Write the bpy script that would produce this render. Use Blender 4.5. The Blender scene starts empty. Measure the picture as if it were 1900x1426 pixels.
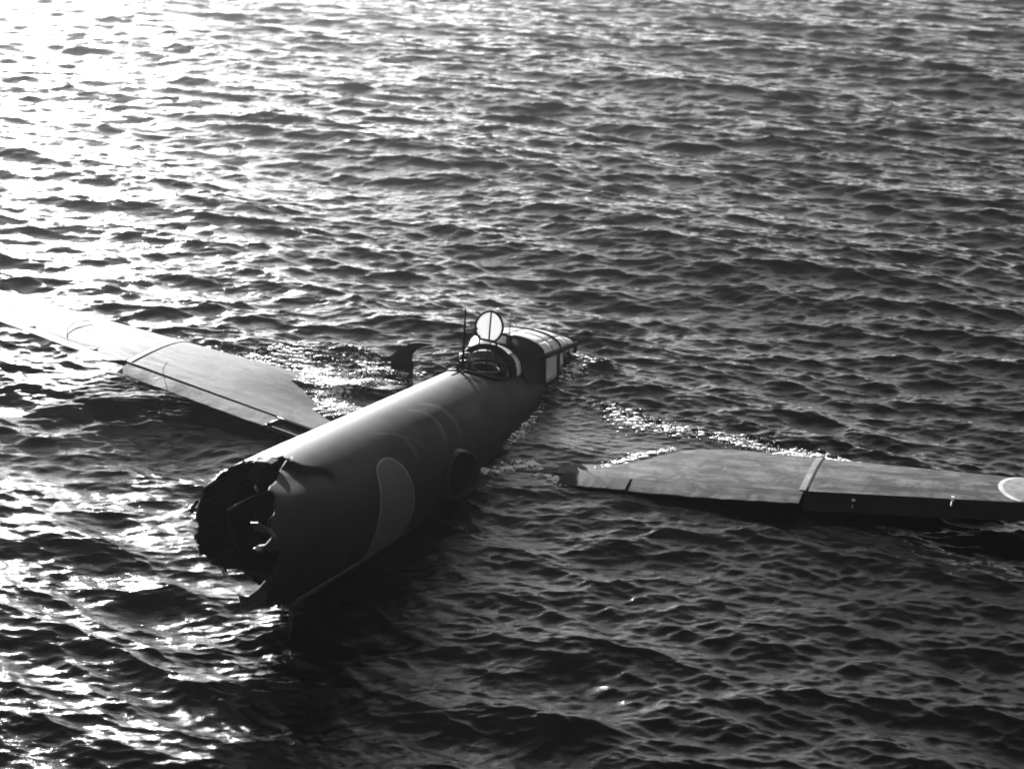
import bpy, math, random
import numpy as np
from mathutils import Vector, Matrix

random.seed(7)
rng = np.random.default_rng(11)
sc = bpy.context.scene
col = sc.collection

# ------------------------------------------------------------------ camera, sky, sun, exposure
CAM_H = 11.0
CAM_PITCH = 0.3820          # radians below the horizon
CAM_ROLL = 0.0283
SUN_AZ = -19.5              # degrees clockwise from +Y
SUN_EL = 14.0
SUN_STRENGTH = 5.0
SKY_STRENGTH = 0.05
EXPOSURE = 2.4

cd = bpy.data.cameras.new('camera')
cam = bpy.data.objects.new('camera', cd)
col.objects.link(cam)
fw = Vector((0, math.cos(CAM_PITCH), -math.sin(CAM_PITCH)))
rt = Vector((1, 0, 0))
up = rt.cross(fw)
r2 = rt * math.cos(CAM_ROLL) + up * math.sin(CAM_ROLL)
u2 = -rt * math.sin(CAM_ROLL) + up * math.cos(CAM_ROLL)
cam.matrix_world = Matrix(((r2.x, u2.x, -fw.x, 0), (r2.y, u2.y, -fw.y, 0), (r2.z, u2.z, -fw.z, CAM_H), (0, 0, 0, 1)))
cd.sensor_width = 36.0
cd.lens = 2783.88 / 1900 * 36
cd.clip_start = 0.1
cd.clip_end = 20000
cd.dof.use_dof = True
cd.dof.focus_distance = 26.5
cd.dof.aperture_fstop = 0.9
sc.camera = cam

world = bpy.data.worlds.new('World')
sc.world = world
world.use_nodes = True
wn = world.node_tree
bg = wn.nodes['Background']
sky = wn.nodes.new('ShaderNodeTexSky')
sky.sky_type = 'NISHITA'
sky.sun_disc = False
sky.air_density = 0.55
sky.dust_density = 0.6
sky.sun_elevation = math.radians(SUN_EL)
sky.sun_rotation = math.radians(SUN_AZ)
bw = wn.nodes.new('ShaderNodeRGBToBW')      # a black-and-white film sees the sky as grey
wn.links.new(sky.outputs[0], bw.inputs[0])
wn.links.new(bw.outputs[0], bg.inputs[0])
bg.inputs[1].default_value = SKY_STRENGTH

sd = bpy.data.lights.new('sun', 'SUN')
sd.energy = SUN_STRENGTH
sd.angle = math.radians(0.5)
sd.color = (1, 1, 1)
sun = bpy.data.objects.new('sun', sd)
col.objects.link(sun)
az, el = math.radians(SUN_AZ), math.radians(SUN_EL)
sdir = Vector((math.sin(az) * math.cos(el), math.cos(az) * math.cos(el), math.sin(el)))
sun.rotation_euler = sdir.to_track_quat('Z', 'Y').to_euler()

sc.view_settings.view_transform = 'Standard'
sc.view_settings.look = 'None'
sc.view_settings.exposure = EXPOSURE
sc.view_settings.gamma = 1.0
sc.view_settings.use_curve_mapping = False
sc.render.engine = 'CYCLES'
sc.cycles.use_denoising = True
sc.cycles.sample_clamp_direct = 90.0
sc.cycles.denoising_prefilter = 'ACCURATE'
sc.cycles.volume_bounces = 0
sc.cycles.filter_width = 1.8
sc.cycles.max_bounces = 6
sc.cycles.sample_clamp_indirect = 4.0
sc.cycles.caustics_reflective = False
sc.cycles.caustics_refractive = False


# ------------------------------------------------------------------ materials
def new_mat(name):
    m = bpy.data.materials.new(name)
    m.use_nodes = True
    nt = m.node_tree
    return m, nt, nt.nodes['Principled BSDF']


def plain(name, v, rough=0.5, metal=0.0, spec=0.5, var=0.25, scale=6.0):
    m, nt, b = new_mat(name)
    tc = nt.nodes.new('ShaderNodeTexCoord')
    nz = nt.nodes.new('ShaderNodeTexNoise')
    nz.inputs['Scale'].default_value = scale
    nz.inputs['Detail'].default_value = 5
    nt.links.new(tc.outputs['Object'], nz.inputs['Vector'])
    mr = nt.nodes.new('ShaderNodeMapRange')
    mr.inputs['From Min'].default_value = 0.3
    mr.inputs['From Max'].default_value = 0.7
    mr.inputs['To Min'].default_value = v * (1 - var)
    mr.inputs['To Max'].default_value = v * (1 + var)
    nt.links.new(nz.outputs[0], mr.inputs[0])
    nt.links.new(mr.outputs[0], b.inputs['Base Color'])
    b.inputs['Roughness'].default_value = rough
    b.inputs['Metallic'].default_value = metal
    b.inputs['Specular IOR Level'].default_value = spec
    return m


def water_material():
    m, nt, b = new_mat('sea_water')
    b.inputs['Base Color'].default_value = (0.006, 0.006, 0.006, 1)
    b.inputs['Roughness'].default_value = 0.045
    b.inputs['IOR'].default_value = 1.333
    tc = nt.nodes.new('ShaderNodeTexCoord')
    prev = None
    for scale, stretch, dist, det in ((5.0, 2.2, 0.020, 6), (16.0, 1.8, 0.002, 3)):
        mp = nt.nodes.new('ShaderNodeMapping')
        mp.inputs['Rotation'].default_value = (0, 0, math.radians(18))
        mp.inputs['Scale'].default_value = (scale, scale * stretch, scale)
        nt.links.new(tc.outputs['Object'], mp.inputs['Vector'])
        nz = nt.nodes.new('ShaderNodeTexNoise')
        nz.inputs['Scale'].default_value = 1.0
        nz.inputs['Detail'].default_value = det
        nz.inputs['Roughness'].default_value = 0.55
        nt.links.new(mp.outputs[0], nz.inputs['Vector'])
        bp = nt.nodes.new('ShaderNodeBump')
        bp.inputs['Strength'].default_value = 1.0
        bp.inputs['Distance'].default_value = dist
        nt.links.new(nz.outputs[0], bp.inputs['Height'])
        if prev:
            nt.links.new(prev.outputs[0], bp.inputs['Normal'])
        prev = bp
    nt.links.new(prev.outputs[0], b.inputs['Normal'])
    return m


def skin_material(name, base, rough, stretch, blotch, bump=0.002, attrs=True, spec=0.25, wet=0.0):
    """weathered aircraft paint: streaky along one axis, with salt, a dark patch and underside paint from point attributes"""
    m, nt, b = new_mat(name)
    L = nt.links.new
    b.inputs['Specular IOR Level'].default_value = spec
    tc = nt.nodes.new('ShaderNodeTexCoord')
    mp = nt.nodes.new('ShaderNodeMapping')
    mp.inputs['Scale'].default_value = stretch
    L(tc.outputs['Object'], mp.inputs['Vector'])
    nz = nt.nodes.new('ShaderNodeTexNoise')
    nz.inputs['Scale'].default_value = 1.0
    nz.inputs['Detail'].default_value = 7
    nz.inputs['Roughness'].default_value = 0.62
    L(mp.outputs[0], nz.inputs['Vector'])
    mr = nt.nodes.new('ShaderNodeMapRange')
    mr.inputs['From Min'].default_value = 0.33
    mr.inputs['From Max'].default_value = 0.67
    mr.inputs['To Min'].default_value = base * (1 - blotch)
    mr.inputs['To Max'].default_value = base * (1 + blotch)
    L(nz.outputs[0], mr.inputs[0])
    colr = mr.outputs[0]
    if attrs:
        for att, val in (('under', 0.03), ('dark_patch', 0.003), ('salt', 0.08)):
            at = nt.nodes.new('ShaderNodeAttribute')
            at.attribute_name = att
            mx = nt.nodes.new('ShaderNodeMix')
            mx.data_type = 'FLOAT'
            L(at.outputs['Fac'], mx.inputs[0])
            L(colr, mx.inputs[2])
            mx.inputs[3].default_value = val
            colr = mx.outputs[0]
    if wet:
        # wet, dirty blotches of several sizes
        n2 = nt.nodes.new('ShaderNodeTexNoise')
        n2.inputs['Scale'].default_value = 2.6
        n2.inputs['Detail'].default_value = 9
        n2.inputs['Roughness'].default_value = 0.7
        n2.inputs['Distortion'].default_value = 0.6
        L(tc.outputs['Object'], n2.inputs['Vector'])
        m3 = nt.nodes.new('ShaderNodeMapRange')
        m3.inputs['From Min'].default_value = 0.44
        m3.inputs['From Max'].default_value = 0.58
        m3.inputs['To Min'].default_value = 0.0
        m3.inputs['To Max'].default_value = wet
        L(n2.outputs[0], m3.inputs[0])
        mw_ = nt.nodes.new('ShaderNodeMix')
        mw_.data_type = 'FLOAT'
        L(m3.outputs[0], mw_.inputs[0])
        L(colr, mw_.inputs[2])
        mw_.inputs[3].default_value = 0.015
        colr = mw_.outputs[0]
    L(colr, b.inputs['Base Color'])
    mr2 = nt.nodes.new('ShaderNodeMapRange')
    mr2.inputs['From Min'].default_value = 0.35
    mr2.inputs['From Max'].default_value = 0.65
    mr2.inputs['To Min'].default_value = rough - 0.08
    mr2.inputs['To Max'].default_value = rough + 0.10
    L(nz.outputs[0], mr2.inputs[0])
    L(mr2.outputs[0], b.inputs['Roughness'])
    bp = nt.nodes.new('ShaderNodeBump')
    bp.inputs['Distance'].default_value = bump
    bp.inputs['Strength'].default_value = 0.6
    L(nz.outputs[0], bp.inputs['Height'])
    L(bp.outputs[0], b.inputs['Normal'])
    return m


def glass_material(name='glare_white_glass', body=0.78):
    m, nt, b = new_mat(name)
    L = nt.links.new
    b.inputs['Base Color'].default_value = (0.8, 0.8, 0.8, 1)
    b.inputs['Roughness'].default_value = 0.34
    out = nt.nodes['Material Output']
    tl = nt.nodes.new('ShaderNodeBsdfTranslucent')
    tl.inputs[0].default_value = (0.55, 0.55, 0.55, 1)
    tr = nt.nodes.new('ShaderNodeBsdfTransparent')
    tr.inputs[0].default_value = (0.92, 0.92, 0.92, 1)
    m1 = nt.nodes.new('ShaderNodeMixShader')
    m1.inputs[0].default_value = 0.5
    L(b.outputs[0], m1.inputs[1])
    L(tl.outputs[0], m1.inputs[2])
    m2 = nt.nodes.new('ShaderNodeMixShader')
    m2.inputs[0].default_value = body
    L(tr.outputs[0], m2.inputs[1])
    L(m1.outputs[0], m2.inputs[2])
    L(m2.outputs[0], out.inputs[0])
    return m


M_WATER = water_material()
M_HULL = skin_material('fuselage_paint', 0.006, 0.52, (0.9, 2.2, 2.2), 0.6, spec=0.058)
M_WING = skin_material('wing_paint', 0.052, 0.58, (4.6, 0.8, 3.0), 0.7, 0.022, attrs=False, spec=0.035, wet=0.85)
M_FLAP = skin_material('flap_paint', 0.052, 0.58, (3.0, 2.1, 2.0), 0.7, 0.022, attrs=False, spec=0.035, wet=0.85)
M_AIL = skin_material('shaded_aileron_wet_flap', 0.010, 0.7, (2.5, 0.8, 2.0), 0.5, 0.003, attrs=False, spec=0.08)  # near-black paints in the hanging aileron's shade; wet inner flap shares it
M_DARK = plain('dark_frame_paint', 0.006, 0.7, spec=0.06)
M_INNER = plain('bare_inside_metal', 0.008, 0.6, 0.0, 0.1)
M_LITE = plain('bare_aluminium', 0.42, 0.38, 0.6)
M_WHITE = plain('white_paint', 0.25, 0.5, spec=0.2, var=0.3)
M_RED = plain('roundel_paint', 0.042, 0.5, spec=0.1, var=0.14)
M_GLASS = glass_material()  # white body paints sun and sky glare into the panes
M_CLEAR = glass_material('clear_glass', 0.28)
M_GUN = plain('gun_steel', 0.03, 0.35, 0.5)
M_TORN = plain('torn_skin', 0.014, 0.45, 0.0, 0.2)
M_FOAM = plain('foam_and_glitter', 0.8, 0.5, 0, 0.5, 0.08)


# ------------------------------------------------------------------ mesh helpers
def mesh_obj(name, verts, faces, mat=None, parent=None, smooth=True, attrs=None):
    me = bpy.data.meshes.new(name)
    me.from_pydata([tuple(map(float, v)) for v in verts], [], [tuple(map(int, f)) for f in faces])
    if smooth:
        me.polygons.foreach_set('use_smooth', [True] * len(me.polygons))
    if attrs:
        for k, a in attrs.items():
            at = me.attributes.new(k, 'FLOAT', 'POINT')
            at.data.foreach_set('value', np.asarray(a, np.float32))
    me.update()
    if mat:
        me.materials.append(mat)
    o = bpy.data.objects.new(name, me)
    col.objects.link(o)
    if parent:
        o.parent = parent
    return o


class MB:
    def __init__(self):
        self.v, self.f = [], []

    def add(self, v, f):
        n = len(self.v)
        self.v.extend(v)
        self.f.extend([tuple(i + n for i in q) for q in f])

    def grid(self, P, closed=False, skip=None):
        """P: rows x cols x 3"""
        P = np.asarray(P, float)
        a, b = P.shape[:2]
        f = []
        for i in range(a - 1):
            for j in range(b if closed else b - 1):
                if skip is not None and skip(i, j):
                    continue
                k = (j + 1) % b
                f.append((i * b + j, i * b + k, (i + 1) * b + k, (i + 1) * b + j))
        self.add(P.reshape(-1, 3).tolist(), f)

    def tube(self, pts, r, n=8, cap=True, closed=False):
        pts = [Vector(p) for p in pts]
        rs = r if isinstance(r, (list, tuple)) else [r] * len(pts)
        rows = []
        prev = None
        m = len(pts)
        for i, p in enumerate(pts):
            if closed:
                t = pts[(i + 1) % m] - pts[i - 1]
            else:
                t = pts[min(i + 1, m - 1)] - pts[max(i - 1, 0)]
            t.normalize()
            if prev is None:
                ref = Vector((0, 0, 1)) if abs(t.z) < 0.9 else Vector((1, 0, 0))
                a = t.cross(ref).normalized()
            else:
                a = (prev - t * prev.dot(t)).normalized()
            prev = a
            b = t.cross(a)
            rows.append([list(p + (a * math.cos(2 * math.pi * k / n) + b * math.sin(2 * math.pi * k / n)) * rs[i]) for k in range(n)])
        base = len(self.v)
        for row in rows:
            self.v.extend(row)
        for i in range(m if closed else m - 1):
            j2 = (i + 1) % m
            for k in range(n):
                k2 = (k + 1) % n
                self.f.append((base + i * n + k, base + i * n + k2, base + j2 * n + k2, base + j2 * n + k))
        if cap and not closed:
            self.f.append(tuple(base + k for k in range(n))[::-1])
            self.f.append(tuple(base + (m - 1) * n + k for k in range(n)))

    def box(self, c, d, R=None):
        c = Vector(c)
        v = []
        for sx in (-1, 1):
            for sy in (-1, 1):
                for sz in (-1, 1):
                    p = Vector((sx * d[0] / 2, sy * d[1] / 2, sz * d[2] / 2))
                    if R is not None:
                        p = R @ p
                    v.append(list(c + p))
        self.add(v, [(0, 1, 3, 2), (4, 6, 7, 5), (0, 4, 5, 1), (2, 3, 7, 6), (0, 2, 6, 4), (1, 5, 7, 3)])

    def build(self, name, mat, parent=None, smooth=True, solid=0.0):
        o = mesh_obj(name, self.v, self.f, mat, parent, smooth)
        if solid:
            md = o.modifiers.new('thickness', 'SOLIDIFY')
            md.thickness = solid
            md.offset = 0
        return o


def sstep(a, b, x):
    t = np.clip((np.asarray(x, float) - a) / (b - a), 0, 1)
    return t * t * (3 - 2 * t)


# ------------------------------------------------------------------ where the aircraft lies
AC_T = np.array([-1.8125, 22.7465, 0.4308])
AC_YAW, AC_PITCH, AC_ROLL = 1.2293, 0.1805, 0.0176
S0 = 11.0                     # station (metres behind the nose) of the local origin


def rot(yaw, pitch, roll):
    cy, sy = math.cos(yaw), math.sin(yaw)
    cp, sp = math.cos(pitch), math.sin(pitch)
    cr, sr = math.cos(roll), math.sin(roll)
    return (np.array([[cy, -sy, 0], [sy, cy, 0], [0, 0, 1]]) @ np.array([[cp, 0, sp], [0, 1, 0], [-sp, 0, cp]])
            @ np.array([[1, 0, 0], [0, cr, -sr], [0, sr, cr]]))


AC_R = rot(AC_YAW, AC_PITCH, AC_ROLL)


def to_world(s, y, z):
    v = np.stack(np.broadcast_arrays(S0 - np.asarray(s, float), np.asarray(y, float), np.asarray(z, float)), -1)
    return v @ AC_R.T + AC_T


def to_local(P):
    q = (np.asarray(P, float) - AC_T) @ AC_R
    return S0 - q[..., 0], q[..., 1], q[..., 2]


YJ, SHJ, SLJ, ZJ, KH, KL, DIH = 6.4137, 9.3745, 7.1986, 0.358, -0.0704, 0.128, 0.1241
YTIP = 12.45


def w_h(y): return SHJ + KH * (y - YJ)
def w_l(y): return SLJ + KL * (y - YJ)
ROOT_LIFT = 0.0
def w_z(y): return ZJ + DIH * (y - YJ) + ROOT_LIFT * (1 - sstep(2.0, 5.5, y))


# ------------------------------------------------------------------ the sea
def wave_band(seed, L, N, lmin, lmax, slope, wind_deg, power, falloff):
    g = np.random.default_rng(seed)
    k1 = np.fft.fftfreq(N, L / N) * 2 * np.pi
    kx, ky = np.meshgrid(k1, k1, indexing='xy')
    k = np.hypot(kx, ky)
    k[0, 0] = 1e-6
    lam = 2 * np.pi / k
    w = ((lam > lmin) & (lam < lmax)).astype(float)
    th = math.radians(wind_deg)
    c = (kx * math.cos(th) + ky * math.sin(th)) / k
    d = np.where(c > 0, np.abs(c) ** power, 0.06 * np.abs(c) ** power) + 0.012
    A = w * d * k ** (-falloff)
    H = A * (g.normal(size=(N, N)) + 1j * g.normal(size=(N, N)))
    h = np.fft.ifft2(H).real
    sx = np.fft.ifft2(1j * kx * H).real
    sy = np.fft.ifft2(1j * ky * H).real
    sc_ = slope / math.sqrt((sx ** 2 + sy ** 2).mean())
    dx = np.fft.ifft2(-1j * kx / k * H).real
    dy = np.fft.ifft2(-1j * ky / k * H).real
    return L, N, h * sc_, -dx * sc_, -dy * sc_


def sample(band, x, y):
    L, N, h, dx, dy = band
    u = (x / L * N) % N
    v = (y / L * N) % N
    i0 = u.astype(int); j0 = v.astype(int)
    fu = u - i0; fv = v - j0
    i0 %= N; j0 %= N
    i1 = (i0 + 1) % N; j1 = (j0 + 1) % N
    r = []
    for a in (h, dx, dy):
        r.append((a[j0, i0] * (1 - fu) + a[j0, i1] * fu) * (1 - fv) + (a[j1, i0] * (1 - fu) + a[j1, i1] * fu) * fv)
    return r


WIND = 66.0
BANDS = [
    (wave_band(9, 131.0, 512, 2.3, 14.0, 0.070, WIND - 10, 4, 2.0), (1500, 2500), 0.9),
    (wave_band(1, 37.0, 512, 0.78, 2.3, 0.155, WIND + 2, 5, 2.0), (400, 900), 1.0),
    (wave_band(5, 33.0, 512, 0.62, 1.6, 0.070, WIND + 40, 5, 2.0), (400, 900), 1.0),
    (wave_band(2, 15.3, 512, 0.26, 0.78, 0.170, WIND - 4, 5, 2.0), (100, 170), 1.0),
    (wave_band(6, 13.1, 512, 0.26, 0.62, 0.090, WIND + 36, 5, 2.0), (100, 170), 1.0),
    (wave_band(3, 6.7, 512, 0.10, 0.26, 0.220, WIND + 14, 3, 2.0), (50, 100), 0.9),
    (wave_band(4, 3.3, 512, 0.05, 0.10, 0.10, WIND + 10, 2, 2.0), (20, 34), 0.6),
]


def wreck_masks(x, y):
    """calm: 1 on open water, small where the wreck lies; wash: broken water along leading edges and hull"""
    P = np.stack([x, y, np.zeros_like(x)], -1)
    s, yl, zl = to_local(P)
    ay = np.abs(yl)
    calm = np.ones_like(x)
    inwing = sstep(2.2, 5.0, ay + 3 * (yl < 0)) * (sstep(w_l(ay) - 0.5, w_l(ay) + 0.2, s) * (1 - sstep(w_h(ay) + 0.3, w_h(ay) + 1.2, s)) * (1 - sstep(6.8, 8.6, ay)))
    lee = (sstep(w_h(ay) - 0.5, w_h(ay) + 0.3, s) * (1 - sstep(w_h(ay) + 1.5, w_h(ay) + 5.0, s)) * (1 - sstep(11, 14, ay)))
    calm -= 0.75 * inwing
    calm -= 0.12 * np.clip(lee - inwing, 0, 1)
    wash = (np.exp(-((s - w_l(ay) + 0.45) / 0.5) ** 2) * (1 - sstep(6.8, 8.5, ay)) * sstep(0.6, 1.2, ay))
    hull = np.exp(-((ay - 1.25) / 0.45) ** 2) * sstep(2.0, 3.5, s) * (1 - sstep(11.5, 13, s)) * 0.8
    wash = np.clip(wash + hull, 0, 1)
    return np.clip(calm, 0.1, 1), wash


def sea(x, y):
    r = np.hypot(x, y)
    calm, wash = wreck_masks(x, y)
    X = x.copy(); Y = y.copy(); Z = np.zeros_like(x)
    for n, (b, (f0, f1), chop) in enumerate(BANDS):
        h, dx, dy = sample(b, x + 3.1 * n, y + 1.7 * n)
        w = 1 - sstep(f0, f1, r)
        if n < 3:
            w = w * (0.15 + 0.85 * calm)
        elif n < 5:
            w = w * calm
        else:
            w = w * (0.6 + 0.4 * calm) * (1 + 0.9 * wash)
        Z += h * w
        X += dx * w * chop
        Y += dy * w * chop
    return X, Y, Z


def build_sea():
    fine = np.radians(35.0)
    ang_f = np.linspace(-fine, fine, 880)
    ang_c = np.linspace(fine, 2 * np.pi - fine, 60)[1:-1]
    ang = np.concatenate([ang_f, ang_c])
    rad = [3.0, 6.0, 9.0]
    r = 11.0
    while r < 130:
        rad.append(r)
        r *= 1.0018
    while r < 9000:
        rad.append(r)
        r *= 1.09
    rad = np.array(rad)
    R, A = np.meshgrid(rad, ang, indexing='ij')
    x = R * np.sin(A); y = R * np.cos(A)
    X, Y, Z = sea(x, y)
    Aw = np.where(A > np.pi, A - 2 * np.pi, A)
    edge = 1 - sstep(math.radians(32), math.radians(35), np.abs(Aw))
    near = sstep(9, 12, R)
    w = edge * near * (1 - sstep(1200, 2500, R))
    X = x + (X - x) * w; Y = y + (Y - y) * w; Z = Z * w
    a, b = R.shape
    V = np.stack([X, Y, Z], -1).reshape(-1, 3)
    idx = np.arange(a * b).reshape(a, b)
    nx = np.roll(idx, -1, 1)
    F = np.stack([idx[:-1], idx[1:], nx[1:], nx[:-1]], -1).reshape(-1, 4)
    V = np.concatenate([V, [[0, 0, 0]]])
    c = a * b
    T = np.stack([np.full(b, c), idx[0], nx[0]], -1)
    me = bpy.data.meshes.new('sea')
    nv, nq, ntr = len(V), len(F), len(T)
    me.vertices.add(nv)
    me.vertices.foreach_set('co', V.astype(np.float32).ravel())
    me.loops.add(nq * 4 + ntr * 3)
    me.loops.foreach_set('vertex_index', np.concatenate([F.ravel(), T.ravel()]).astype(np.int32))
    me.polygons.add(nq + ntr)
    ls = np.concatenate([np.arange(nq) * 4, nq * 4 + np.arange(ntr) * 3]).astype(np.int32)
    me.polygons.foreach_set('loop_start', ls)
    me.polygons.foreach_set('use_smooth', np.ones(nq + ntr, bool))
    me.update(calc_edges=True)
    me.validate()
    me.materials.append(M_WATER)
    o = bpy.data.objects.new('sea', me)
    col.objects.link(o)
    o['kind'] = 'structure'
    o['label'] = 'choppy dark sea with bright sun glitter'
    return o


build_sea()

# thin added volume that imitates the lens's veiling glare
hz_v = [(x, y, z) for z in (-6.0, 14.0) for x, y in ((-9600, -9600), (9600, -9600), (9600, 9600), (-9600, 9600))]
glare_veil = mesh_obj('glare_veil', hz_v, [(3, 2, 1, 0), (4, 5, 6, 7), (0, 1, 5, 4), (1, 2, 6, 5), (2, 3, 7, 6), (3, 0, 4, 7)], None, None, False)
hm = bpy.data.materials.new('glare_veil_air')
hm.use_nodes = True
hm.node_tree.nodes.clear()
ho = hm.node_tree.nodes.new('ShaderNodeOutputMaterial')
hv = hm.node_tree.nodes.new('ShaderNodeVolumePrincipled')
hv.inputs['Color'].default_value = (0.95, 0.95, 0.95, 1)
hv.inputs['Density'].default_value = 0.0006
hv.inputs['Anisotropy'].default_value = 0.94
hm.node_tree.links.new(hv.outputs[0], ho.inputs['Volume'])
glare_veil.data.materials.append(hm)
glare_veil['kind'] = 'stuff'
glare_veil['label'] = 'added volume imitating lens glare'

# ------------------------------------------------------------------ the wrecked bomber
bomber = bpy.data.objects.new('bomber_aircraft', None)
col.objects.link(bomber)
M4 = Matrix.Identity(4)
for i in range(3):
    for j in range(3):
        M4[i][j] = AC_R[i, j]
    M4[i][3] = AC_T[i]
bomber.matrix_world = M4
bomber['label'] = 'wrecked twin-engined bomber half sunk in the sea with its tail broken off'
bomber['category'] = 'aircraft'


def P(s, y, z):
    return (S0 - s, y, z)


def Rf(s):
    return np.interp(s, [0, .12, .5, 1.2, 2, 3, 4, 5, 6.5, 8, 14.6, 16, 17.6], [.02, .22, .45, .66, .79, .89, .96, 1.01, 1.05, 1.063, 1.063, 1.04, .97])


RIM_T = [0, 6, 12, 25, 45, 55, 62, 70, 80, 92, 105, 118, 130, 150, 170, 190, 212, 235, 255, 270, 300, 330, 344, 350, 355, 360]
RIM_S = [15.45, 15.5, 15.75, 16.5, 16.95, 17.15, 17.4, 17.05, 17.15, 17.45, 17.3, 16.9, 16.4, 15.8, 15.35, 15.15, 15.1, 15.55, 15.75, 15.8, 15.78, 15.75, 15.8, 15.75, 15.45, 15.45]


def build_hull():
    nth = 240
    th = np.arange(nth) * 2 * np.pi / nth
    deg = np.degrees(th)
    rim = np.interp(deg, RIM_T, RIM_S)
    jag = np.repeat(rng.uniform(-1, 1, nth // 6), 6) * 0.075 + np.interp(np.arange(nth), np.sort(np.concatenate([[0, nth], rng.integers(0, nth, 34)])), rng.uniform(-.10, .10, 36)) + rng.uniform(-1, 1, nth) * 0.03
    rim = rim + jag
    ss = np.concatenate([np.linspace(0, 2, 24) ** 1.0, np.linspace(2, 14.6, 190)[1:]])
    rows = []
    tt = np.linspace(0, 1, 46)[1:]
    S = np.concatenate([np.repeat(ss[:, None], nth, 1), 14.6 + tt[:, None] * (rim[None] - 14.6)])
    T = np.repeat(th[None], S.shape[0], 0)
    Rr = Rf(S)
    D = np.degrees(T)
    D = np.where(D > 180, D - 360, D)
    # crumpled skin ahead of the break on the starboard shoulder
    edge = 15.42 - 0.45 * sstep(12, 40, D) + 0.05 * np.sin(D * 0.35)
    dent = sstep(0, 0.16, S - edge) * sstep(-1, 10, D) * (1 - sstep(22, 50, D)) * (1 - sstep(15.9, 16.5, S))
    Rr = Rr - 0.07 * dent
    # faint frame-by-frame waviness of the skin
    Rr = Rr + 0.0010 * np.cos(S * 2 * np.pi / 0.55) * (S > 6.5)
    X = np.stack([S0 - S, -Rr * np.sin(T), Rr * np.cos(T)], -1)
    # attributes
    under = sstep(-0.52, -0.60, X[..., 2] + 0.0 * S) * (S > 12.2)
    dark_patch = sstep(0.02, 0.14, S - edge) * sstep(-4, 2, D) * (1 - sstep(50, 95, D)) * 0.95  # darker patch over the dented starboard shoulder
    salt = np.zeros_like(S)

    def streak(path, w, amp):
        nonlocal salt
        ps = np.array(path)
        dd = np.arange(ps[0, 1], ps[-1, 1] + .1, 1.0)
        sc_ = np.interp(D, ps[:, 1], ps[:, 0])
        g = np.exp(-((S - sc_) / w) ** 2) * sstep(ps[0, 1] - 2, ps[0, 1] + 5, D) * (1 - sstep(ps[-1, 1] - 12, ps[-1, 1] + 4, D))
        salt = np.maximum(salt, np.clip(g * amp * 1.6, 0, 1))
    streak([(11.55, 14), (11.25, 24), (11.2, 40), (11.35, 58)], 0.05, 0.55)
    streak([(11.05, 12), (10.72, 24), (10.65, 40), (10.7, 60)], 0.07, 0.5)
    streak([(11.45, 16), (11.0, 24), (10.9, 34)], 0.22, 0.18)
    streak([(13.2, 20), (12.7, 30), (12.5, 38), (12.55, 60)], 0.045, 0.40)
    streak([(12.6, 34), (12.3, 42), (12.1, 58)], 0.05, 0.28)
    streak([(9.0, 20), (8.9, 50)], 0.2, 0.10)
    streak([(14.6, 24), (14.7, 60)], 0.3, 0.06)
    ns = S.shape[0]

    def skip(i, j):
        s = S[i, j]; d = D[i, j]
        y, z = X[i, j, 1], X[i, j, 2]
        if 4.0 < s < 6.05 and z > 0 and abs(y) < 0.75 + 0.018 * (s - 4.0):      # under the canopy
            return True
        if 7.25 < s < 8.22 and z > 0 and (y / 0.53) ** 2 + ((s - 7.6) / 0.66) ** 2 < 1:     # gunner's opening
            return True
        if (s - 11.12) ** 2 + (math.radians(d - 90) * 1.06) ** 2 < 0.375 ** 2:      # waist opening
            return True
        return False
    m = MB()
    m.grid(X[:, ::-1], closed=True, skip=lambda i, j: skip(i, nth - 2 - j if j < nth - 1 else nth - 1))
    o = mesh_obj('fuselage', m.v, m.f, M_HULL, bomber, True,
                 {'under': np.clip(under, 0, 1)[:, ::-1].ravel(), 'dark_patch': dark_patch[:, ::-1].ravel(), 'salt': salt[:, ::-1].ravel()})
    md = o.modifiers.new('thickness', 'SOLIDIFY')
    md.thickness = 0.02
    md.offset = -1
    return o, rim


hull, RIM = build_hull()


def on_hull(s, deg, off=0.0):
    r = float(Rf(s)) + off
    t = math.radians(deg)
    return P(s, -r * math.sin(t), r * math.cos(t))


# inside of the broken fuselage: ring frames, stringers, bulkhead
for s_ in (12.6, 13.4, 14.2, 15.0):
    m = MB()
    rr = [1.0, 1.0, 0.94, 0.94]
    so = [-0.02, 0.02, 0.02, -0.02]
    n = 64
    rows = []
    for q in range(5):
        rows.append([P(s_ + so[q % 4], -rr[q % 4] * math.sin(2 * math.pi * k / n), rr[q % 4] * math.cos(2 * math.pi * k / n)) for k in range(n)])
    m.grid(rows, closed=True)
    m.build('ring_frame', M_INNER, hull)
for d in range(0, 360, 20):
    m = MB()
    s1 = float(np.interp(d, np.degrees(np.arange(240) * 2 * np.pi / 240), RIM)) - random.uniform(0.05, 0.4)
    m.tube([on_hull(s, d + 6, -0.05 - 0.16 * (s > 14.8) * (d < 90)) for s in np.linspace(12.3, s1, 8)], 0.018, 6)
    m.build('stringer', M_INNER, hull)
m = MB()
n = 48
rows = [[P(12.3 + dz, -r * math.sin(2 * math.pi * k / n), r * math.cos(2 * math.pi * k / n)) for k in range(n)] for r, dz in ((1.03, 0), (0.5, -0.03), (0.02, -0.05))]
m.grid(rows, closed=True)
m.build('bulkhead', M_INNER, hull, solid=0.02)
m = MB()
m.box(P(14.0, 0, -0.62), (3.2, 0.7, 0.04))
m.build('floor_panel', M_INNER, hull, False)
m = MB()
M_ROD = plain('dull_rod', 0.05, 0.5, 0.0, 0.3)
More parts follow.
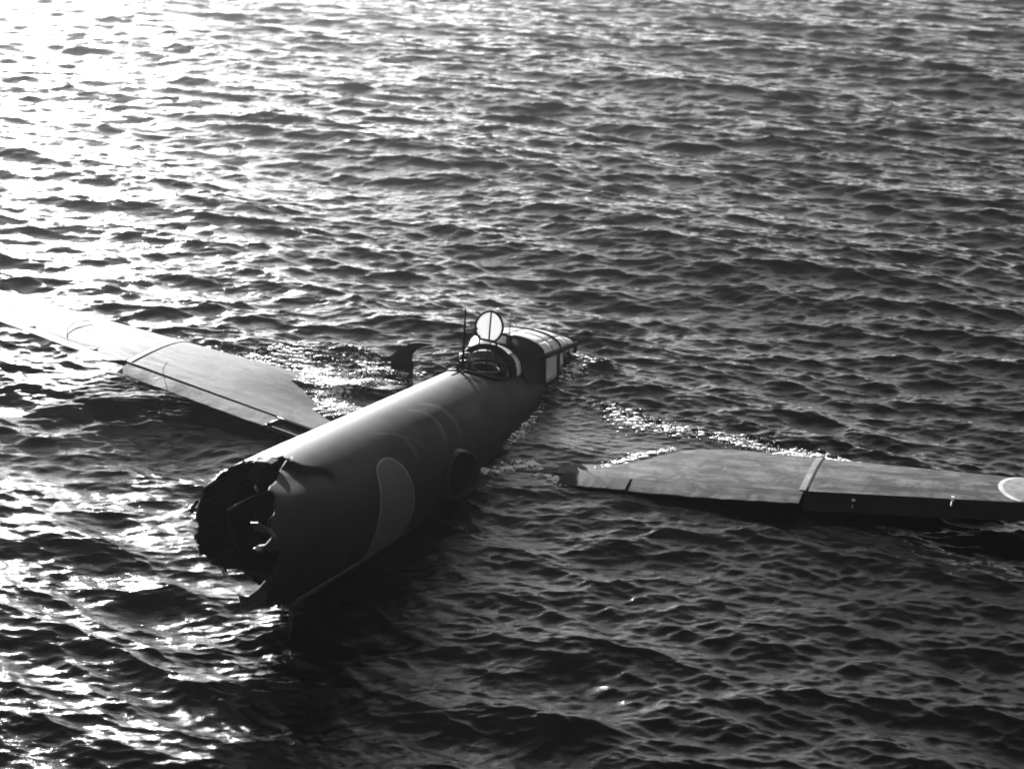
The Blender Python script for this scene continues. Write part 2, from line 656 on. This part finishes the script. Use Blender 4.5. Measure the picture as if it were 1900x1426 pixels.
m.tube([P(15.0, -0.10, 0.62), P(15.9, 0.12, 0.58), P(16.4, 0.2, 0.5)], 0.014)
m.build('control_rod', M_ROD, hull)
m = MB()
m.tube([P(15.3, 0.35, 0.45), P(15.38, 0.36, 0.56)], 0.02)
m.build('control_rod', M_LITE, hull)


def torn_strip(p0, dirs, w, name='torn_panel', mat=None, seed=0):
    """a bent strip of skin starting at p0 and running through the offsets in dirs; w is its width vector"""
    g = random.Random(seed)
    m = MB()
    pts = [Vector(p0)]
    for d in dirs:
        pts.append(pts[-1] + Vector(d))
    w = Vector(w)
    rows = []
    for i, p in enumerate(pts):
        k = 1 - 0.55 * i / len(pts)
        rows.append([list(p + w * k * t + Vector((g.uniform(-.015, .015), g.uniform(-.015, .015), g.uniform(-.015, .015)))) for t in (-.5, -.17, .17, .5)])
    m.grid(rows)
    return m.build(name, mat or M_TORN, hull, False, 0.006)


# pieces bent out of the broken edge
torn_strip(P(15.55, 0.02, 1.04), [(-.12, .02, .05), (-.12, .0, -.02), (-.10, .02, -.10), (-.06, .02, -.14)], (0.03, 0.34, -0.02), seed=1, mat=M_DARK)
torn_strip(P(15.75, 0.22, 1.02), [(-.08, .03, .03), (-.06, .02, -.05)], (0.02, 0.2, -0.03), seed=2, mat=M_DARK)
torn_strip(on_hull(17.15, 66), [(-.06, .06, .02), (-.04, .08, -.01), (.02, .08, -.03)], (0.04, -0.05, -0.09), seed=3, mat=M_LITE)
torn_strip(on_hull(17.0, 56), [(-.12, .03, .06), (-.08, .08, .05), (.0, .10, -.02)], (0.06, -0.1, -0.16), seed=4)
torn_strip(on_hull(17.4, 95), [(-.14, .03, -.04), (-.12, .08, -.05), (-.06, .08, .02)], (0.02, -0.03, -0.30), seed=5)
torn_strip(on_hull(15.4, 215), [(-.15, .02, .08), (-.12, .0, .14)], (0.02, 0.14, 0.02), seed=6, mat=M_LITE)
for k, d_ in enumerate((322, 284, 249, 226)):
    rg = random.Random(60 + k)
    s_ = float(np.interp(d_, RIM_T, RIM_S)) + .02
    t_ = math.radians(d_)
    out = Vector((0, -math.sin(t_), math.cos(t_)))
    tan = Vector((0, -math.cos(t_), -math.sin(t_)))
    ln = rg.uniform(.10, .26)
    bend = rg.uniform(-1, .5)
    steps = [Vector((-ln * .4, 0, 0)) + out * bend * ln * q for q in (.1, .3, .55)]
    torn_strip(on_hull(s_, d_, -.01), steps, tan * rg.uniform(.10, .24), seed=90 + k)
# strips hanging from the belly
for k, (s_, d_, ln, ww) in enumerate(((16.35, 128, .42, .10), (16.1, 136, .50, .06), (16.7, 120, .34, .12), (15.9, 146, .40, .05))):
    p = on_hull(s_, d_)
    torn_strip(p, [(-.03, -.01, -ln * .4), (.02, .01, -ln * .35), (.0, .02, -ln * .25)], (ww, ww * .3, 0.01), seed=20 + k, name='hanging_strip')

# keel strip along the lower starboard side
m = MB()
rows = []
for s_ in np.linspace(13.5, 16.3, 40):
    rows.append([on_hull(s_, d_, o_) for d_, o_ in ((121.0, .0), (121.2, .008), (134.0, .008), (134.2, .0))])
m.grid(rows)
m.build('keel_strip', plain('bare_strip', 0.04, 0.6, 0.0, 0.2), hull)

# D shaped marking with a thin pale outline on the starboard side
D_PTS = [(14.28, 132), (14.36, 108), (14.22, 85), (14.03, 62), (13.95, 52), (13.84, 48), (13.66, 45.5), (13.47, 45.5), (13.30, 48.5), (13.18, 54), (13.08, 62),
         (13.0, 72), (12.95, 84), (12.93, 97), (12.95, 110), (13.02, 122), (13.10, 132)]
DP = np.array(D_PTS, float)


def smooth_poly(a, n=90):
    d = np.concatenate([[0], np.cumsum(np.hypot(np.diff(a[:, 0]), np.radians(np.diff(a[:, 1]))))])
    t = np.linspace(0, d[-1], n)
    out = np.stack([np.interp(t, d, a[:, 0]), np.interp(t, d, a[:, 1])], -1)
    for _ in range(3):
        out[1:-1] = (out[:-2] + 2 * out[1:-1] + out[2:]) / 4
    return out


DS = smooth_poly(DP)
half = len(DS) // 2
m = MB()
rows = []
dg = np.linspace(46.2, 131, 44)
L_i = int(np.argmin(DS[:, 1]))
Ls = DS[:L_i + 1][::-1]
Rs = DS[L_i:]
for d_ in dg:
    a = np.interp(d_, Ls[:, 1], Ls[:, 0]); b = np.interp(d_, Rs[:, 1], Rs[:, 0])
    rows.append([on_hull(a + (b - a) * t, d_, 0.006) for t in np.linspace(0, 1, 10)])
m.grid(rows)
rd = m.build('roundel', M_RED, hull, True)
rd['label'] = 'dull national marking cut off straight along its rear edge'
m = MB()
rows = []
for i in range(len(DS)):
    t = DS[min(i + 1, len(DS) - 1)] - DS[max(i - 1, 0)]
    t = np.array([t[0], math.radians(t[1])]); t /= np.linalg.norm(t)
    nrm = np.array([-t[1], t[0]])
    a = DS[i]
    rows.append([on_hull(a[0] + nrm[0] * w_, a[1] + math.degrees(nrm[1] * w_), 0.010) for w_ in (-.014, .014)])
m.grid(rows)
m.build('marking_outline', plain('outline_paint', 0.12, 0.5, spec=0.2, var=0.5), rd)

# waist gun position: raised ring round a dark opening
wn_ = Vector((-0.36, -1.0, 0.03)).normalized()
wc = Vector(on_hull(11.12, 90, 0.07))
wz = Vector((0, 0, 1)); wz = (wz - wn_ * wz.dot(wn_)).normalized(); wx = wz.cross(wn_)
m = MB()
n = 48
prof = [(.375, -.14), (.378, .05), (.385, .075), (.395, .082), (.405, .07), (.412, -.02), (.42, -.28)]
rows = []
for k in range(n):
    a = 2 * math.pi * k / n
    sag = -(1.06 - math.sqrt(max(1.06 ** 2 - (0.42 * math.sin(a)) ** 2, 0))) 
    rows.append([list(wc + (wx * math.cos(a) + wz * math.sin(a)) * r + wn_ * (h + sag)) for r, h in prof])
rows.append(rows[0])
m.grid(rows)
wb = m.build('waist_gun_window', plain('window_rim_metal', 0.016, 0.4, 0.0, 0.25), bomber)
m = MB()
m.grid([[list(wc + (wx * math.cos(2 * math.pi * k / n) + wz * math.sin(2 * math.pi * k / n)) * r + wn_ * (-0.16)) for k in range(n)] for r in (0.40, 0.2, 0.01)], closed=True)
m.build('opening_shade_disc', plain('dark_opening', 0.004, 0.6, spec=0.03), wb)  # dark disc stands in for the shaded inside of the opening
m = MB()
m.tube([list(wc - wz * .36 - wn_ * .1), list(wc + wz * .36 - wn_ * .1)], 0.015)
m.build('window_bar', M_DARK, wb)

# ------------------------------------------------------------------ canopy and dorsal fairing
ST = [3.9, 4.5, 5.1, 5.6, 6.15]
def zt(s): return np.interp(s, [3.3, 3.9, 4.5, 5.1, 6.15, 6.5, 6.9], [.95, 1.20, 1.35, 1.43, 1.47, 1.34, 1.08])
def ws(s): return np.interp(s, [3.9, 5.1, 6.15, 6.9], [.70, .77, .78, .62])
def zsill(s): return np.interp(s, [3.9, 5.1, 6.15, 6.9], [1.06, 1.12, 1.16, .98])
def wfoot(s): return np.interp(s, [3.9, 6.15, 6.9], [.80, .845, .78])


def arch(s, t, off=0.0):
    """t from -1 (starboard sill) over 0 (top) to 1"""
    a = t * math.pi / 2
    w, zs, z1 = float(ws(s)) + off, float(zsill(s)), float(zt(s)) + off
    return (S0 - s, w * math.copysign(abs(math.sin(a)) ** 0.9, a), zs + (z1 - zs) * abs(math.cos(a)) ** 0.85)


def wall(s, side, t, off=0.0):
    """t 0 at the sill, 1 at the foot on the hull"""
    y0, z0 = float(ws(s)), float(zsill(s))
    y1 = float(wfoot(s)); z1 = math.sqrt(max(float(Rf(s)) ** 2 - y1 ** 2, 0.01)) - 0.02
    return (S0 - s, side * (y0 + (y1 - y0) * t + off), z0 + (z1 - z0) * t)


fm = MB()
TDIV = [-1, -0.5, 0.0, 0.5, 1]
for s_, r_ in ((3.9, .04), (4.5, .010), (5.1, .034), (5.6, .010), (6.15, .014)):
    fm.tube([arch(s_, t) for t in np.linspace(-1, 1, 25)], r_, 6)
for t_ in (-.5, 0, .5):
    fm.tube([arch(s_, t_) for s_ in np.linspace(3.9, 6.15, 14)], 0.009, 6)
for sd_ in (-1, 1):
    fm.tube([wall(s_, sd_, 0) for s_ in np.linspace(3.82, 6.2, 14)], 0.055, 8)
    fm.tube([wall(s_, sd_, 1) for s_ in np.linspace(3.9, 6.15, 14)], 0.035, 6)
    for s_, r_ in ((3.9, .06), (4.4, .022), (4.8, .026), (5.25, .045), (6.15, .04)):
        fm.tube([wall(s_, sd_, t) for t in np.linspace(0, 1, 6)], r_, 6)
canopy = fm.build('cockpit_canopy', M_DARK, bomber)
canopy['label'] = 'cockpit canopy with dark frames and pale glazing'
for i in range(len(ST) - 1):
    for j in range(4):
        m = MB()
        m.grid([[arch(s_, t) for t in np.linspace(TDIV[j], TDIV[j + 1], 6)] for s_ in np.linspace(ST[i], ST[i + 1], 4)])
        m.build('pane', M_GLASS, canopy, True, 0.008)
SW = [3.9, 4.4, 4.8, 5.25, 6.15]
for sd_ in (-1, 1):
    for i in range(len(SW) - 1):
        m = MB()
        m.grid([[wall(s_, sd_, t) for t in np.linspace(0, 1, 4)] for s_ in np.linspace(SW[i], SW[i + 1], 4)])
        m.build('side_pane', M_CLEAR, canopy, True, 0.008)
# windscreen in front
m = MB()
front = [arch(3.9, t) for t in np.linspace(-1, 1, 13)]
low = [P(3.35, 0.50 * t, 0.76 + 0.12 * (1 - t * t)) for t in np.linspace(-1, 1, 13)]
m.grid([[tuple(np.array(a) * (1 - k) + np.array(b) * k) for a, b in zip(front, low)] for k in (0, .33, .66, 1)])
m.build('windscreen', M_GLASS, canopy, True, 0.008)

# solid dorsal fairing between canopy and gunner's dome
m = MB()
rows = []
for s_ in np.linspace(6.17, 6.9, 14):
    row = [wall(s_, -1, t, 0.0) for t in (1.0, .66, .33)] + [arch(s_, t) for t in np.linspace(-1, 1, 31)] + [wall(s_, 1, t, 0.0) for t in (.33, .66, 1.0)]
    rows.append(row)
m.grid(rows)
ff = m.build('dorsal_fairing', M_HULL, bomber)
# pitot-like post and small block on the fairing
m = MB()
m.box(P(6.40, -0.12, 1.44), (0.09, 0.10, 0.16))
m.build('sight_block', M_DARK, ff, False)
m = MB()
m.tube([P(6.39, -0.09, 1.5), P(6.27, -0.06, 1.95)], .006, 5)
m.tube([P(6.45, -0.15, 1.5), P(6.52, -0.12, 1.85)], .005, 5)
m.build('wire_post', M_DARK, ff)

# ------------------------------------------------------------------ dorsal gun position
GS = 7.2
gun = bpy.data.objects.new('dorsal_gun_position', None)
col.objects.link(gun)
gun.parent = bomber
gun['label'] = 'open dorsal gun dome behind the cockpit'


def garch(s, t, w, h, z0=0.90):
    a = t * math.pi / 2
    return (S0 - s, w * math.sin(a), z0 + h * math.cos(a))


m = MB()
rows = []
for t in np.linspace(-1, 1, 41):
    rows.append([garch(s_, t, w, h) for s_, w, h in ((GS - .04, .58, .54), (GS + .06, .58, .54), (GS + .06, .47, .43), (GS - .04, .47, .43), (GS - .04, .58, .54))])
m.grid(rows)
m.build('dome_arch', M_DARK, gun)
# glazed front of the dome, running down onto the fairing
def dome(u, t):
    a = t * math.pi / 2
    b = u * math.pi / 2 * 0.96
    k = math.cos(b)
    return (S0 - (GS - 0.04 - 0.54 * math.sin(b)), .60 * (.72 + .28 * k) * math.sin(a), 0.90 + 0.53 * (.12 + .88 * k) * math.cos(a) ** .8)
for j in range(4):
    t0, t1 = [-1, -.5, 0, .5, 1][j], [-1, -.5, 0, .5, 1][j + 1]
    m = MB()
    m.grid([[dome(u, t) for t in np.linspace(t0, t1, 8)] for u in np.linspace(0, 1, 8)])
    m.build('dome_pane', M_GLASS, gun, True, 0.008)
m = MB()
for t in (-.5, 0, .5):
    m.tube([dome(u, t) for u in np.linspace(0, 1, 8)], .016, 6)
m.build('dome_bar', M_DARK, gun)
# coaming round the opening, opening lining
m = MB()
n = 48
pts = []
for k in range(n):
    a = 2 * math.pi * k / n
    y = .54 * math.sin(a); s_ = 7.6 + .68 * math.cos(a)
    z = math.sqrt(float(Rf(s_)) ** 2 - y * y)
    pts.append(P(s_, y, z + .01))
m.tube(pts, .035, 8, closed=True)
m.build('coaming', M_DARK, gun)
m = MB()
m.grid([[(p[0], p[1], p[2]) for p in pts], [(p[0], p[1] * .95, p[2] - .35) for p in pts], [((p[0] - (S0 - 7.6)) * .1 + S0 - 7.6, p[1] * .1, p[2] - .5) for p in pts]], closed=True)
m.build('gun_well', plain('well_lining', 0.015, 0.6), gun)
# gun ring, cradle, barrel
m = MB()
m.tube([P(7.55 + .36 * math.cos(a), .36 * math.sin(a), 1.02) for a in np.linspace(0, 2 * math.pi, 33)[:-1]], .022, 6, closed=True)
m.build('gun_ring', M_GUN, gun)
m = MB()
m.box(P(7.85, .18, 1.10), (.34, .16, .20))
m.box(P(7.62, .30, 1.15), (.18, .12, .26))
m.tube([P(7.7, .20, 1.12), P(8.45, .32, 1.16)], .03)
m.tube([P(7.9, -.05, 1.0), P(7.9, .12, 1.22)], .03)
m.build('machine_gun', M_GUN, gun)
m = MB()
m.tube([P(7.9, .30, 1.30), P(8.1, .12, 1.34)], .02)
m.build('ammunition_drum', M_LITE, gun)
m = MB()
m.tube([P(7.3, -.02, .95), P(7.1, .05, 1.30)], .016)
m.tube([P(7.28, -.32, 1.0), P(7.05, -.02, 1.28)], .02)
m.tube([P(7.3, -.06, .90), P(7.32, -.06, 1.02)], .014)
m.build('gun_brace', M_DARK, gun)
# raised hatch: a glazed round frame standing on two struts
HC = Vector(P(7.25, 0.02, 1.765))
hn = Vector((-1, 0.10, 0.12)).normalized()
hx = Vector((0, 1, 0)); hx = (hx - hn * hx.dot(hn)).normalized(); hz = hn.cross(hx)
if hz.z < 0:
    hz = -hz


def hpt(a, k=1.0):
    x = math.cos(a); z = math.sin(a)
    rx = .275 * (1 + .04 * math.cos(2 * a)); rz = .30
    fl = -0.25
    zz = max(z * rz, fl)
    return HC + hx * (x * rx * k) + hz * (zz * k)


m = MB()
m.tube([hpt(a) for a in np.linspace(0, 2 * math.pi, 49)[:-1]], .022, 8, closed=True)
m.tube([hpt(math.pi / 2), hpt(-math.pi / 2 - .14)], .015, 6)
hatch = m.build('hatch', M_DARK, gun)
hatch['label'] = 'raised round hatch with two pale panes'
for a0, a1 in ((math.pi / 2, 3 * math.pi / 2 - .14), (-math.pi / 2 - .14, math.pi / 2)):
    m = MB()
    arc = [hpt(a, .98) for a in np.linspace(a0, a1, 20)]
    base = [hpt(a0, .98) * (1 - k) + hpt(a1, .98) * k for k in np.linspace(0, 1, 20)]
    m.grid([[list(a * (1 - k) + b * k) for a, b in zip(arc, base)] for k in np.linspace(0, 1, 5)])
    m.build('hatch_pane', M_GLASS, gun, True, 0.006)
m = MB()
m.tube([list(HC + hx * .17 - hz * .18), P(7.2, .20, 1.33)], .016)
m.build('hatch_strut', M_DARK, gun)
m = MB()
m.tube([list(HC - hx * .17 - hz * .22), P(7.2, -.18, 1.33)], .02)
m.build('hatch_strut', M_DARK, gun)
m = MB()
m.tube([list(HC + hx * .24 - hz * .05), list(HC + hx * .30 - hz * .13), list(HC + hx * .22 - hz * .2)], .022)
m.build('hatch_hinge', M_DARK, gun)

# aerial mast with its lead down the flank
m = MB()
m.tube([P(8.42, .03, 1.02), P(8.50, .03, 1.75), P(8.58, .03, 2.28)], [.035, .026, .014], 8)
mast = m.build('aerial_mast', M_DARK, bomber)
m = MB()
m.tube([P(8.45, .0, 1.15), on_hull(8.62, 2, .06), on_hull(8.66, 6, .02), on_hull(8.55, 13, .015), on_hull(8.5, 22, .012)], .008, 5)
m.build('aerial_wire', M_DARK, mast)

# ------------------------------------------------------------------ wings
ROOT_DROP = 0.34
ROOT_FLAT = 0.0


def airfoil_pt(y, u, up):
    """u 0 at the leading edge, 1 at the hinge"""
    s0, s1 = float(w_l(y)), float(w_h(y))
    zc0 = float(w_z(y)) - 0.02 - ROOT_DROP * float(1 - sstep(1.5, 5.2, y))
    zc1 = float(w_z(y))
    c = (s1 - s0) / 0.84
    tip = float(1 - sstep(11.3, YTIP, y)) ** 0.5 if y > 11.3 else 1.0
    x = u * 0.84
    th = 5 * 0.145 * c * (0.2969 * math.sqrt(max(x, 0)) - 0.126 * x - 0.3516 * x ** 2 + 0.2843 * x ** 3 - 0.1036 * x ** 4) * max(tip, .05)
    th1 = 5 * 0.145 * c * (0.2969 * math.sqrt(.84) - 0.126 * .84 - 0.3516 * .84 ** 2 + 0.2843 * .84 ** 3 - 0.1036 * .84 ** 4) * max(tip, .05)
    flat = 1 - ROOT_FLAT * float(1 - sstep(2.2, 4.6, y)) * math.sin(min(u, 1) * math.pi) ** .7
    th = th1 * u + (th - th1 * u) * flat
    base = zc0 + (zc1 - th1 - zc0) * u
    if up:
        z = base + th
    else:
        z = base - th * 0.75
    k = 0.5 * (1 - tip) * (s1 - s0)
    s = s0 + u * (s1 - s0)
    if tip < 1:
        mid = s0 + 0.45 * (s1 - s0)
        s = mid + (s - mid) * max(tip, .05)
    return s, z


def wing_panel(side, ya, yb, name, parent, mat):
    m = MB()
    us = (np.linspace(0, 1, 19) ** 1.6)
    rows = []
    for y in np.linspace(ya, yb, max(6, int((yb - ya) / 0.16))):
        row = []
        for u in us[::-1]:
            s, z = airfoil_pt(y, u, False); row.append(P(s, side * y, z))
        for u in us[1:]:
            s, z = airfoil_pt(y, u, True); row.append(P(s, side * y, z))
        rows.append(row)
    m.grid(rows, closed=True)
    nb = len(rows[0])
    m.f.append(tuple(range(nb)))
    m.f.append(tuple(range(len(m.v) - nb, len(m.v)))[::-1])
    o = m.build(name, mat, parent, True)
    md = o.modifiers.new('edges', 'EDGE_SPLIT')
    md.split_angle = math.radians(40)
    return o


def surface(side, ya, yb, chord_a, chord_b, droop_a, droop_b, name, parent, mat, th=0.05, skew=0.0, n=24, zoff=0.0, gap=0.015):
    """a hinged control surface behind the wing"""
    m = MB()
    rows = []
    for i, y in enumerate(np.linspace(ya, yb, n)):
        t = i / (n - 1)
        c = chord_a + (chord_b - chord_a) * t
        dr = math.radians(droop_a + (droop_b - droop_a) * t)
        s0 = float(w_h(y)) + gap; z0 = float(w_z(y)) + zoff
        row = []
        for x, z in ((0, 0), (.3, 0.004), (1, -.012), (1, -.024), (.3, -th * .9), (0, -th)):
            xs = x * c * math.cos(dr) + z * math.sin(dr)
            zz = -x * c * math.sin(dr) + z * math.cos(dr) + (random.uniform(-.008, .008) if x == 1 else 0)
            row.append(P(s0 + xs + skew * t, side * y, z0 + zz))
        rows.append(row)
    m.grid(rows, closed=True)
    nb = len(rows[0])
    m.f.append(tuple(range(nb)))
    m.f.append(tuple(range(len(m.v) - nb, len(m.v)))[::-1])
    o = m.build(name, mat, parent, True)
    md = o.modifiers.new('edges', 'EDGE_SPLIT')
    md.split_angle = math.radians(30)
    return o


def wing_surface(side, y, u, off=0.0):
    s, z = airfoil_pt(y, u, True)
    return P(s, side * y, z + off)


WINGS = {}
for side, lab in ((1, 'left wing, its outer part pale in the sun'), (-1, 'right wing, dark and streaked, awash at its root')):
    w = bpy.data.objects.new('wing', None)
    col.objects.link(w)
    w.parent = bomber
    w['label'] = lab
    WINGS[side] = w
    ROOT_DROP = -0.06 if side == 1 else 0.34
    ROOT_FLAT = 0.85 if side == 1 else 0.0
    ROOT_LIFT = 0.0 if side == 1 else 0.085
    wing_panel(side, 0.9, YJ - 0.02, 'inner_panel', w, M_WING)
    wing_panel(side, YJ + 0.02, YTIP, 'outer_panel', w, M_WING)
    # joint strip: a raised band over the panel joint
    m = MB()
    rows = []
    for u in np.linspace(0.0, 1, 26):
        uu = u ** 1.5
        rows.append([wing_surface(side, YJ + d, uu, o) for d, o in ((-.055, .001), (-.05, .014), (.05, .014), (.055, .001))])
    m.grid(rows)
    js = m.build('joint_strip', plain('joint_metal', 0.09, 0.5, 0.0, 0.12, var=0.5), w, False)
    m = MB()
    m.tube([wing_surface(side, YJ + .075, u ** 1.5, .0) for u in np.linspace(0.01, 1, 20)], .012, 5)
    m.build('joint_gap', M_DARK, js)
    # roundel conformal to the upper skin
    yc, uc, rr_ = 10.25, 0.55, 0.78

    def disc(r0, r1, off):
        rows = []
        for a in np.linspace(0, 2 * math.pi, 49):
            row = []
            for r in np.linspace(r0, r1, 5 if r1 - r0 < .2 else 8):
                y = yc + r * math.cos(a)
                s = w_l(yc) + uc * (w_h(yc) - w_l(yc)) + r * math.sin(a)
                u = (s - w_l(y)) / (w_h(y) - w_l(y))
                row.append(wing_surface(side, y, float(np.clip(u, 0.02, 0.98)), off))
            rows.append(row)
        mm = MB(); mm.grid(rows)
        return mm
    disc(0.0, rr_, .005).build('roundel', plain('wing_roundel_paint', 0.10, 0.42, spec=0.1, var=0.4), w)
    disc(rr_, rr_ + .075, .008).build('roundel_ring', M_WHITE, w)

# left wing: flap with torn-open bays near the root, aileron a little up
L = WINGS[1]
ROOT_LIFT = 0.0
surface(1, 3.05, YJ - .03, .46, .40, 10, 16, 'flap', L, M_FLAP)
fr = MB()
for y in (1.15, 1.75, 2.25, 3.0):
    s0, z0 = float(w_h(y)), float(w_z(y))
    fr.box(P(s0 + .25, y, z0 - .045), (.46, .05, .06))
ys = np.linspace(1.0, 3.06, 12)
fr.tube([P(float(w_h(y)) + .03, y, float(w_z(y)) - .02) for y in ys], .03, 6)
fr.tube([P(float(w_h(y)) + .47, y, float(w_z(y)) - .07) for y in ys], .03, 6)
fr.build('flap_frame', M_TORN, L)
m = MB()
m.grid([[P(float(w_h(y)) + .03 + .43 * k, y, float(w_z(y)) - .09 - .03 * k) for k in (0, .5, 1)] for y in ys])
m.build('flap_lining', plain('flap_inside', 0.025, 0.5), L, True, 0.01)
surface(1, YJ + .12, 11.6, .50, .36, -9, -6, 'aileron', L, M_FLAP, n=30)
# right wing: flap only a little down, aileron hanging steeply
Rw = WINGS[-1]
ROOT_LIFT = 0.085
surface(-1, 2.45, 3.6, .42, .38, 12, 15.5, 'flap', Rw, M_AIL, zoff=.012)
surface(-1, 3.63, YJ + .02, .38, .40, 16, 14, 'flap', Rw, M_WING)
surface(-1, YJ + .06, 11.6, .34, .30, 52, 48, 'aileron', Rw, M_AIL, n=30)  # shade of its steep face is in the material's dark colour
for side in (1, -1):
    for y in (7.25, 8.75):   # aileron hinges
        m = MB()
        s0, z0 = float(w_h(y)), float(w_z(y))
        if side == 1:
            m.box(P(s0 + .02, y, z0 + .012), (.13, .16, .02))
            m.build('hinge_cutout', M_DARK, L, False)
        else:
            zz = z0 - (.10 if y < 8 else -.02)
            m.box(P(s0 + .06, -y, zz), (.08, .05, .06))
            m.tube([P(s0 + .07, -y, zz), P(s0 + .16, -y, zz - .10)], .014, 6)
            m.build('hinge_bracket', M_LITE, Rw, False)
# hinge line
ROOT_LIFT = 0.0
m = MB()
m.tube([P(float(w_h(y)) + .008, y, float(w_z(y)) + .004) for y in np.linspace(1.2, YJ, 20)], .012, 5)
m.build('hinge_gap', M_DARK, L)
# loose cables lying on the left wing
m = MB()
m.tube([P(float(w_h(5.6)) + a, 5.6 + b, float(w_z(5.6)) + .0 + c) for a, b, c in ((0, 0, 0), (.01, .01, .09), (-.02, .0, .17), (-.06, -.03, .23))], .007, 5)
m.build('loose_cable', M_DARK, L)
m = MB()
m.tube([wing_surface(1, 7.9, .98, .03), wing_surface(1, 8.15, .8, .04), wing_surface(1, 8.22, .6, .05), wing_surface(1, 8.1, .4, .04)], .007, 5)
m.build('loose_cable', M_DARK, L)

# wrecked left engine nacelle breaking the surface ahead of the wing
m = MB()
poly = [(-.30, .06), (-.16, .19), (.0, .31), (.13, .43), (.30, .47), (.62, .47), (.44, .40), (.29, .33), (.22, .22), (.20, .12), (.26, .0), (.24, -.4), (-.16, -.4), (-.2, -.03)]
for off in (0.0, 0.06):
    for a, b in poly:
        m.v.append([S0 - 6.35 + off + 0.35 * a * a + .10 * b, 2.12 - a * 1.0, b - .42 + .0])
n = len(poly)
m.f.append(tuple(range(n)))
m.f.append(tuple(range(n, 2 * n))[::-1])
for k in range(n):
    m.f.append((k, k + n, (k + 1) % n + n, (k + 1) % n))
o = m.build('engine_cowling', M_DARK, bomber, False)
o.location.z = .98
# ------------------------------------------------------------------ foam where the sea breaks on the wreck
def ico():
    p = (1 + 5 ** .5) / 2
    v = np.array([(-1, p, 0), (1, p, 0), (-1, -p, 0), (1, -p, 0), (0, -1, p), (0, 1, p), (0, -1, -p), (0, 1, -p), (p, 0, -1), (p, 0, 1), (-p, 0, -1), (-p, 0, 1)], float)
    v /= np.linalg.norm(v[0])
    f = np.array([(0, 11, 5), (0, 5, 1), (0, 1, 7), (0, 7, 10), (0, 10, 11), (1, 5, 9), (5, 11, 4), (11, 10, 2), (10, 7, 6), (7, 1, 8), (3, 9, 4), (3, 4, 2), (3, 2, 6),
                  (3, 6, 8), (3, 8, 9), (4, 9, 5), (2, 4, 11), (6, 2, 10), (8, 6, 7), (9, 8, 1)])
    return v, f


FOAM = []
# along the right wing's leading edge (span from, to, blobs, spread)
for side, y0, y1, n_, wd, sh in ((-1, 4.4, 7.6, 600, .11, .12), (-1, 5.9, 7.0, 500, .14, .05), (-1, 7.5, 9.8, 260, .07, .06), (1, 3.4, 5.2, 420, .16, .15), (1, 5.0, 7.2, 200, .10, .12)):
    n_ = n_ * 3
    ys = y0 + (y1 - y0) * np.clip((rng.integers(0, 14, n_) + rng.normal(.5, .35, n_)) / 14, 0, 1)
    ww = to_world(w_l(ys) - sh + rng.normal(0, wd, n_), side * ys, 0)
    FOAM.append(ww[:, :2])
# paths on the water (metres): run-off line over the right root, wash round the gun window, eddies ahead of both wings, froth beside the hull
for path, n_, wd in (([(1.29, 23.29), (2.01, 23.82), (2.93, 24.52)], 260, .05),
                     ([(-.63, 23.47), (-.42, 23.22), (-.05, 23.42), (.37, 23.66), (.6, 23.18), (.86, 22.77)], 420, .06),
                     ([(1.7, 26.22), (2.04, 25.85), (2.51, 25.51), (3.38, 25.2)], 260, .17),
                     ([(-4.66, 28.75), (-4.22, 28.02), (-3.72, 27.47), (-3.39, 26.51)], 900, .22),  # extra white blobs here imitate sun glitter
                     ([(-2.8, 27.83), (-3.24, 26.94), (-3.57, 26.23), (-3.25, 25.73)], 700, .18),
                     ([(1.07, 27.69), (1.35, 28.15), (1.9, 28.6)], 220, .12),
                     ([(-.16, 24.24), (.13, 24.73), (.53, 26.67)], 220, .07),
                     ([(-3.22, 28.71), (-2.69, 27.84), (-2.03, 27.6)], 260, .2)):
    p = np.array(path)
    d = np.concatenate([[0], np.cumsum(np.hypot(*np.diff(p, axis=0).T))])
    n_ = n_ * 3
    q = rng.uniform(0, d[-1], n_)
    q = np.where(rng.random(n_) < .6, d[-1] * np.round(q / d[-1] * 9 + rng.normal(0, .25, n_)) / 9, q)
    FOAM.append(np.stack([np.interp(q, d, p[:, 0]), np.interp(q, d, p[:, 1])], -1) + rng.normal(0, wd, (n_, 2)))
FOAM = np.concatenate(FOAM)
fx, fy, fz = sea(FOAM[:, 0].copy(), FOAM[:, 1].copy())
iv, if_ = ico()
nf = len(fx)
rad_ = np.clip(rng.lognormal(-5.1, .6, nf), .003, .03)
big = rng.random(nf) < 0.05
rad_ = np.where(big, rng.uniform(.025, .055, nf), rad_)
FV = iv[None] * rad_[:, None, None] * np.where(big[:, None, None], np.array([1.3, .8, .22]), np.array([1, 1, .7])) * rng.uniform(.7, 1.4, (nf, 1, 3))
FV = FV + np.stack([fx, fy, fz + .004], -1)[:, None]
FF = (if_[None] + (np.arange(nf) * 12)[:, None, None]).reshape(-1, 3)
fo = mesh_obj('foam_and_glitter', FV.reshape(-1, 3), FF, M_FOAM, None, True)
fo['kind'] = 'stuff'
fo['label'] = 'white foam where waves break against the wreck, partly imitating sun glitter'
